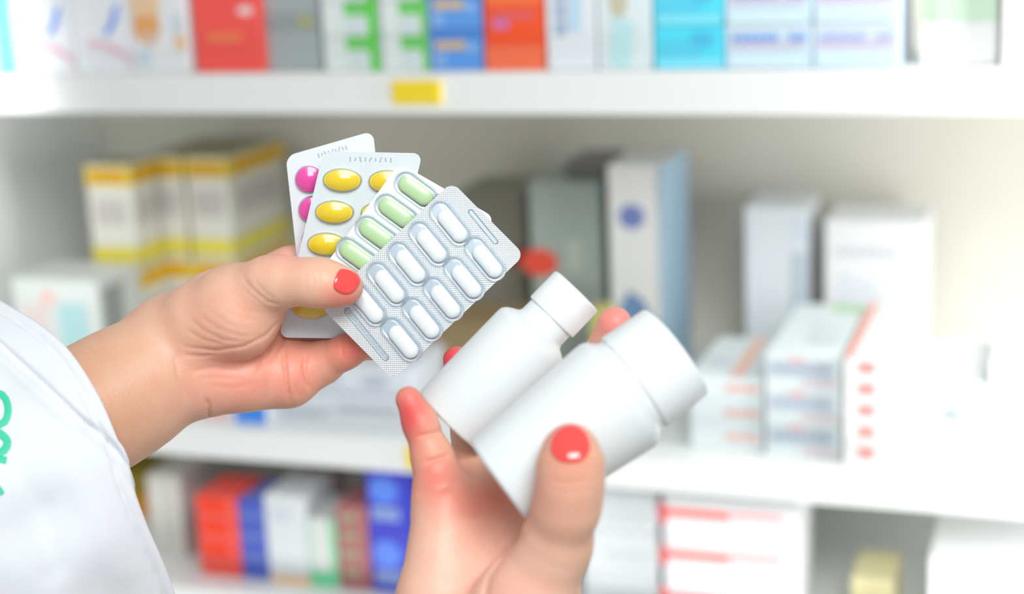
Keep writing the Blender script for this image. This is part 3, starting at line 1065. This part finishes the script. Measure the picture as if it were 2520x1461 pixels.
def right_field(p):
    r = None
    for c_ in R_PALM:
        q = chain(p, c_, 0.006)
        r = q if r is None else smin(r, q, 0.010)
    r = smin(r, chain(p, R_THUMB, 0.006), 0.006)
    base = r
    for c_ in R_FING:
        r = smin(r, smin(base, chain(p, c_, 0.004), 0.005), 0.0006)
    r = grooves(p, r, R_GRV)
    for a_, b_, prof in BOTTLE_SHAPES:     # flesh gives way where it presses on a bottle
        r = np.maximum(r, 0.0014 - bottle_d(p, a_, b_, prof))
    return r


def bounds(chains, pad=0.006):
    pts, rs = [], []
    for ch in chains:
        for q in ch:
            pts.append(cs(*q[:3]))
            rs.append(q[3] * q[2] / F)
    pts, rs = np.array(pts), np.array(rs)[:, None]
    return (pts - rs).min(0) - pad, (pts + rs).max(0) + pad


GRID = 0.0008
vl, ql = grow(left_field, *bounds([L_FORE, L_THUMB, L_THEN] + L_PALM + L_FING), GRID)
vr, qr = grow(right_field, *bounds([R_THUMB] + R_PALM + R_FING), GRID)
vc = np.concatenate([vl, vr])
vw = CAM + vc @ RC
faces = np.concatenate([ql, qr + len(vl)])
org = np.array(P(440, 880, 0.784))
me = bpy.data.meshes.new('person')
me.from_pydata((vw - org).tolist(), [], faces.tolist())
me.update()
# skin colouring (redder fingertips and palm, paler wrist)
px = proj(vw)
base = np.array(rgb(233, 190, 163)[:3])
tone = np.tile(base, (len(vw), 1))


def blush(cx, cy, rx, ry, col, amt, side):
    global tone
    w = np.exp(-(((px[:, 0] - cx) / rx) ** 2 + ((px[:, 1] - cy) / ry) ** 2)) * amt
    w[:len(vl)] *= (side == 'l')
    w[len(vl):] *= (side == 'r')
    tone = tone * (1 - w[:, None]) + np.array(rgb(*col)[:3]) * w[:, None]


blush(200, 1000, 220, 200, (208, 160, 128), 0.85, 'l')
blush(600, 930, 150, 90, (240, 160, 142), 0.9, 'l')
blush(560, 770, 130, 80, (238, 176, 152), 0.6, 'l')
blush(860, 860, 70, 60, (238, 118, 108), 0.8, 'l')
blush(740, 910, 60, 80, (240, 150, 132), 0.8, 'l')
blush(850, 735, 60, 35, (232, 110, 100), 0.7, 'l')
blush(700, 620, 60, 50, (240, 168, 156), 0.6, 'l')
blush(1190, 1400, 220, 160, (244, 190, 172), 0.8, 'r')
blush(1005, 1020, 60, 90, (226, 78, 80), 0.95, 'r')
blush(1070, 1170, 70, 70, (228, 128, 116), 0.85, 'r')
blush(1190, 1230, 130, 60, (226, 118, 104), 0.7, 'r')
blush(1400, 1120, 70, 70, (226, 128, 108), 0.7, 'r')
blush(1400, 1220, 90, 90, (232, 170, 146), 0.6, 'r')
blush(1510, 790, 70, 60, (240, 140, 132), 0.95, 'r')
blush(1110, 880, 60, 60, (228, 74, 84), 1.0, 'r')
attr = me.color_attributes.new('skin_tone', 'FLOAT_COLOR', 'POINT')
attr.data.foreach_set('color', np.concatenate([tone, np.ones((len(tone), 1))], 1).ravel().astype(np.float32))
for p in me.polygons:
    p.use_smooth = True


def skin_mat():
    mm = bpy.data.materials.new('skin')
    mm.use_nodes = True
    nt = mm.node_tree
    b = nt.nodes['Principled BSDF']
    at_ = nt.nodes.new('ShaderNodeAttribute')
    at_.attribute_name = 'skin_tone'
    tc = nt.nodes.new('ShaderNodeTexCoord')
    n1 = nt.nodes.new('ShaderNodeTexNoise')
    n1.inputs['Scale'].default_value = 90
    n1.inputs['Detail'].default_value = 4
    nt.links.new(tc.outputs['Object'], n1.inputs['Vector'])
    hs = nt.nodes.new('ShaderNodeMix')
    hs.data_type = 'RGBA'
    hs.blend_type = 'MULTIPLY'
    rm = nt.nodes.new('ShaderNodeValToRGB')
    rm.color_ramp.elements[0].position = 0.3
    rm.color_ramp.elements[0].color = (1.0, 0.86, 0.84, 1)
    rm.color_ramp.elements[1].position = 0.65
    rm.color_ramp.elements[1].color = (1, 1, 1, 1)
    nt.links.new(n1.outputs['Fac'], rm.inputs[0])
    hs.inputs['Factor'].default_value = 0.7
    nt.links.new(at_.outputs['Color'], hs.inputs['A'])
    nt.links.new(rm.outputs[0], hs.inputs['B'])
    nt.links.new(hs.outputs['Result'], b.inputs['Base Color'])
    b.inputs['Roughness'].default_value = 0.48
    b.inputs['Subsurface Weight'].default_value = 0.18
    b.inputs['Subsurface Radius'].default_value = (1.0, 0.35, 0.2)
    b.inputs['Subsurface Scale'].default_value = 0.004
    n2 = nt.nodes.new('ShaderNodeTexVoronoi')
    n2.inputs['Scale'].default_value = 900
    nt.links.new(tc.outputs['Object'], n2.inputs['Vector'])
    bp = nt.nodes.new('ShaderNodeBump')
    bp.inputs['Strength'].default_value = 0.18
    bp.inputs['Distance'].default_value = 0.0004
    nt.links.new(n2.outputs['Distance'], bp.inputs['Height'])
    nt.links.new(bp.outputs['Normal'], b.inputs['Normal'])
    return mm


person = link('person', me, None, [skin_mat()])
person.location = org
tag(person, 'person in a white lab coat holding four blister packs and two white bottles', 'person')
sm = person.modifiers.new('soften', 'SMOOTH')
sm.factor = 0.5
sm.iterations = 2

body_bvh = BVHTree.FromPolygons([Vector(v) for v in vw], [tuple(f) for f in faces])
NAIL = mat('coral_nail_polish', rgb(244, 78, 74), 0.18, coat=0.8)


def nail(outline, thick=0.0006, lift=0.0003, col=NAIL):
    """nail plate lying on the fingertip under the given outline"""
    o2 = np.array(outline, float)
    c_ = o2.mean(0)
    n = 48
    k = len(o2)
    ring = []
    for i in range(n):       # smooth closed outline
        t = i / n * k
        j = int(t)
        f = t - j
        p0, p1, p2, p3 = o2[(j - 1) % k], o2[j % k], o2[(j + 1) % k], o2[(j + 2) % k]
        ring.append(0.5 * ((2 * p1) + (-p0 + p2) * f + (2 * p0 - 5 * p1 + 4 * p2 - p3) * f * f + (-p0 + 3 * p1 - 3 * p2 + p3) * f ** 3))
    bm = bmesh.new()
    rings = []
    last = None
    fall = body_bvh.ray_cast(Vector(CAM), Vector(ray(*c_)))
    for s, hgt in ((1.0, -0.0003), (1.0, 0.5), (0.94, 0.9), (0.8, 1.0), (0.6, 1.0), (0.4, 1.0), (0.2, 1.0)):
        row = []
        for q in ring:
            x = c_ + (np.array(q) - c_) * s
            hit = body_bvh.ray_cast(Vector(CAM), Vector(ray(*x)))
            if hit[0] is None or abs((hit[0] - fall[0]).length) > 0.02:
                co, no = Vector(P(x[0], x[1], proj(np.array(fall[0]))[2] + 0.003)), fall[1]
            else:
                co, no = hit[0], hit[1]
            if no.dot(Vector(CAM) - co) < 0:
                no = -no
            row.append(bm.verts.new(co + no * (lift + thick * hgt if hgt > 0 else hgt)))
        rings.append(row)
    for a_, b_ in zip(rings[:-1], rings[1:]):
        for i in range(n):
            bm.faces.new((a_[i], a_[(i + 1) % n], b_[(i + 1) % n], b_[i]))
    bm.faces.new(rings[-1])
    bmesh.ops.smooth_vert(bm, verts=[v for r in rings[2:] for v in r], factor=0.5, use_axis_x=True, use_axis_y=True, use_axis_z=True)
    for v in bm.verts:
        v.co -= Vector(org)
    o = smooth_obj(bm_obj('fingernail', bm, [col], person))
    o['label'] = 'coral red painted fingernail'
    return o


nail([(836, 664), (858, 665), (880, 677), (884, 694), (874, 712), (860, 721), (842, 721), (822, 709), (823, 688)])
nail([(1357, 1108), (1366, 1068), (1392, 1049), (1422, 1049), (1444, 1072), (1450, 1108), (1432, 1132), (1405, 1138), (1376, 1132)])


# ------------------------------------------------------------------ lab coat
def coat_mat():
    mm = bpy.data.materials.new('white_coat_cloth')
    mm.use_nodes = True
    nt = mm.node_tree
    b = nt.nodes['Principled BSDF']
    b.inputs['Base Color'].default_value = rgb(226, 230, 236)
    b.inputs['Roughness'].default_value = 0.85
    tc = nt.nodes.new('ShaderNodeTexCoord')
    n2 = nt.nodes.new('ShaderNodeTexNoise')
    n2.inputs['Scale'].default_value = 1600
    nt.links.new(tc.outputs['Object'], n2.inputs['Vector'])
    bp = nt.nodes.new('ShaderNodeBump')
    bp.inputs['Strength'].default_value = 0.15
    bp.inputs['Distance'].default_value = 0.0004
    nt.links.new(n2.outputs['Fac'], bp.inputs['Height'])
    nt.links.new(bp.outputs['Normal'], b.inputs['Normal'])
    return mm


COAT = coat_mat()


def spline(pts, n):
    pts = np.array(pts, float)
    d = np.concatenate([[0], np.cumsum(np.hypot(*np.diff(pts[:, :2], axis=0).T))])
    s = np.linspace(0, d[-1], n)
    k = len(pts)
    ext = np.vstack([2 * pts[0] - pts[1], pts, 2 * pts[-1] - pts[-2]])
    out = []
    for x in s:
        j = min(max(np.searchsorted(d, x) - 1, 0), k - 2)
        f = (x - d[j]) / (d[j + 1] - d[j])
        p0, p1, p2, p3 = ext[j], ext[j + 1], ext[j + 2], ext[j + 3]
        out.append(0.5 * ((2 * p1) + (-p0 + p2) * f + (2 * p0 - 5 * p1 + 4 * p2 - p3) * f * f + (-p0 + 3 * p1 - 3 * p2 + p3) * f ** 3))
    return np.array(out)


def sleeve(name, near, depth, half, axis, length, parent, creases=(), nn=110, rows=90, grow_=0.35):
    """cloth tube: open hem ring (near edge given in the picture, far edge behind the arm), running back along the arm"""
    nr = spline(near, nn)
    t = np.linspace(0, 1, nn)
    ring = [cs(x, y, depth - half * math.sin(math.pi * s)) for (x, y), s in zip(nr, t)]
    chord0, chord1 = nr[0], nr[-1]
    for s in np.linspace(1, 0, nn)[1:-1]:
        q = chord0 + (chord1 - chord0) * s
        dev = nr[int(s * (nn - 1))] - q
        q = q - dev * 0.35
        ring.append(cs(q[0], q[1], depth + half * math.sin(math.pi * s)))
    ring = np.array(ring)
    a_ = np.array(axis, float)
    a_ /= np.linalg.norm(a_)
    cen = ring.mean(0)
    n = len(ring)
    ss = np.concatenate([np.linspace(0, 0.03, 24), np.linspace(0.03, length, rows - 23)[1:]])
    V = []
    for s in ss:
        k = 1 + grow_ * s / length
        r = cen + (ring - cen) * k + a_ * s
        out = (ring - cen)
        out /= np.linalg.norm(out, axis=1)[:, None]
        ang = np.arange(n) / n * 2 * math.pi
        amp = 0.0035 * min(1, s / 0.05)
        wav = amp * (np.sin(3 * ang + 22 * s + 0.8) + 0.6 * np.sin(7 * ang - 35 * s) + 0.35 * np.sin(12 * ang + 60 * s))
        hem = -0.0018 * math.exp(-((s - 0.0052) / 0.0010) ** 2) + 0.0004 * math.exp(-((s - 0.0025) / 0.002) ** 2)
        hem = hem * (1 + 0.15 * np.sin(ang * 40))
        r = r + out * (wav + hem)[:, None]
        V.append(r)
    V = np.array(V)
    flat = V.reshape(-1, 3)
    x = flat[:, 0] / flat[:, 2] * F + CX
    y = flat[:, 1] / flat[:, 2] * F + CY
    for pts, w, dep in creases:
        q = seg2d(x, y, pts)
        isn = (np.arange(len(flat)) % n) < nn
        flat[:, 2] += np.where(isn, dep * np.exp(-(q / w) ** 2), 0)
    vw_ = CAM + flat @ RC
    R_ = len(ss)
    fs = []
    for i in range(R_ - 1):
        for k in range(n):
            fs.append((i * n + k, (i + 1) * n + k, (i + 1) * n + (k + 1) % n, i * n + (k + 1) % n))
    me_ = bpy.data.meshes.new(name)
    me_.from_pydata((vw_ - org).tolist(), [], fs)
    me_.update()
    for p in me_.polygons:
        p.use_smooth = True
    o = link(name, me_, parent, [COAT])
    md = o.modifiers.new('cloth_thickness', 'SOLIDIFY')
    md.thickness = 0.0014
    md.offset = -1
    return o, BVHTree.FromPolygons([Vector(v) for v in vw_], fs)


coat, coat_bvh = sleeve('coat_sleeve', [(-75, 690), (0, 738), (100, 798), (172, 864), (240, 968), (288, 1078), (315, 1160), (358, 1280), (405, 1390), (440, 1490), (470, 1600)],
                        0.772, 0.050, (-0.80, 0.50, -0.33), 0.30, person,
                        creases=[([(-40, 815), (0, 850), (110, 950), (210, 1045), (280, 1110), (330, 1190)], 12, 0.0055),
                                 ([(-20, 835), (90, 935), (200, 1030)], 30, -0.0035),
                                 ([(30, 1180), (90, 1260), (130, 1400)], 40, 0.004), ([(150, 1120), (240, 1260), (300, 1400)], 50, -0.003)])
coat['label'] = 'white lab coat sleeve with stitched hem'
coat2, _ = sleeve('coat_sleeve', [(880, 1720), (960, 1700), (1170, 1690), (1380, 1705), (1470, 1725)], 0.675, 0.05, (0.0, 0.95, -0.30), 0.22, person)
coat2['label'] = 'white lab coat cuff at the other wrist'

# green embroidered lettering, cut off by the frame
GREENT = mat('green_thread', rgb(64, 208, 168), 0.6, bump=(1500, 0.5, 0.0005))
bm = bmesh.new()


def stroke(pts, w):
    prev = None
    for i, (x, y) in enumerate(pts):
        j0, j1 = max(i - 1, 0), min(i + 1, len(pts) - 1)
        dx, dy = pts[j1][0] - pts[j0][0], pts[j1][1] - pts[j0][1]
        l = math.hypot(dx, dy)
        nx, ny = -dy / l * w / 2, dx / l * w / 2
        row = []
        for sx in (-1, 0, 1):
            hit = coat_bvh.ray_cast(Vector(CAM), Vector(ray(x + nx * sx, y + ny * sx)))
            co = hit[0] if hit[0] else Vector(P(x, y, 0.68))
            row.append(bm.verts.new(co - Vector(ray(x, y)) * (0.0004 if sx else 0.0012) - Vector(org)))
        if prev:
            for s in (0, 1):
                bm.faces.new((prev[s], prev[s + 1], row[s + 1], row[s]))
        prev = row


def dense(pts, n=14):
    return [tuple(q) for q in spline(pts, n)]


stroke(dense([(-60, 985), (-20, 965), (10, 975), (20, 1010), (8, 1040), (-30, 1045)]), 18)
stroke(dense([(-40, 1050), (-6, 1062), (18, 1085), (6, 1110), (-30, 1112)]), 20)
stroke(dense([(-50, 1130), (-10, 1128), (16, 1132)]), 18)
stroke(dense([(-50, 1180), (-10, 1196), (6, 1215)]), 14)
bmesh.ops.recalc_face_normals(bm, faces=bm.faces)
emb = smooth_obj(bm_obj('embroidery', bm, [GREENT], coat))
emb['label'] = 'green embroidered lettering'
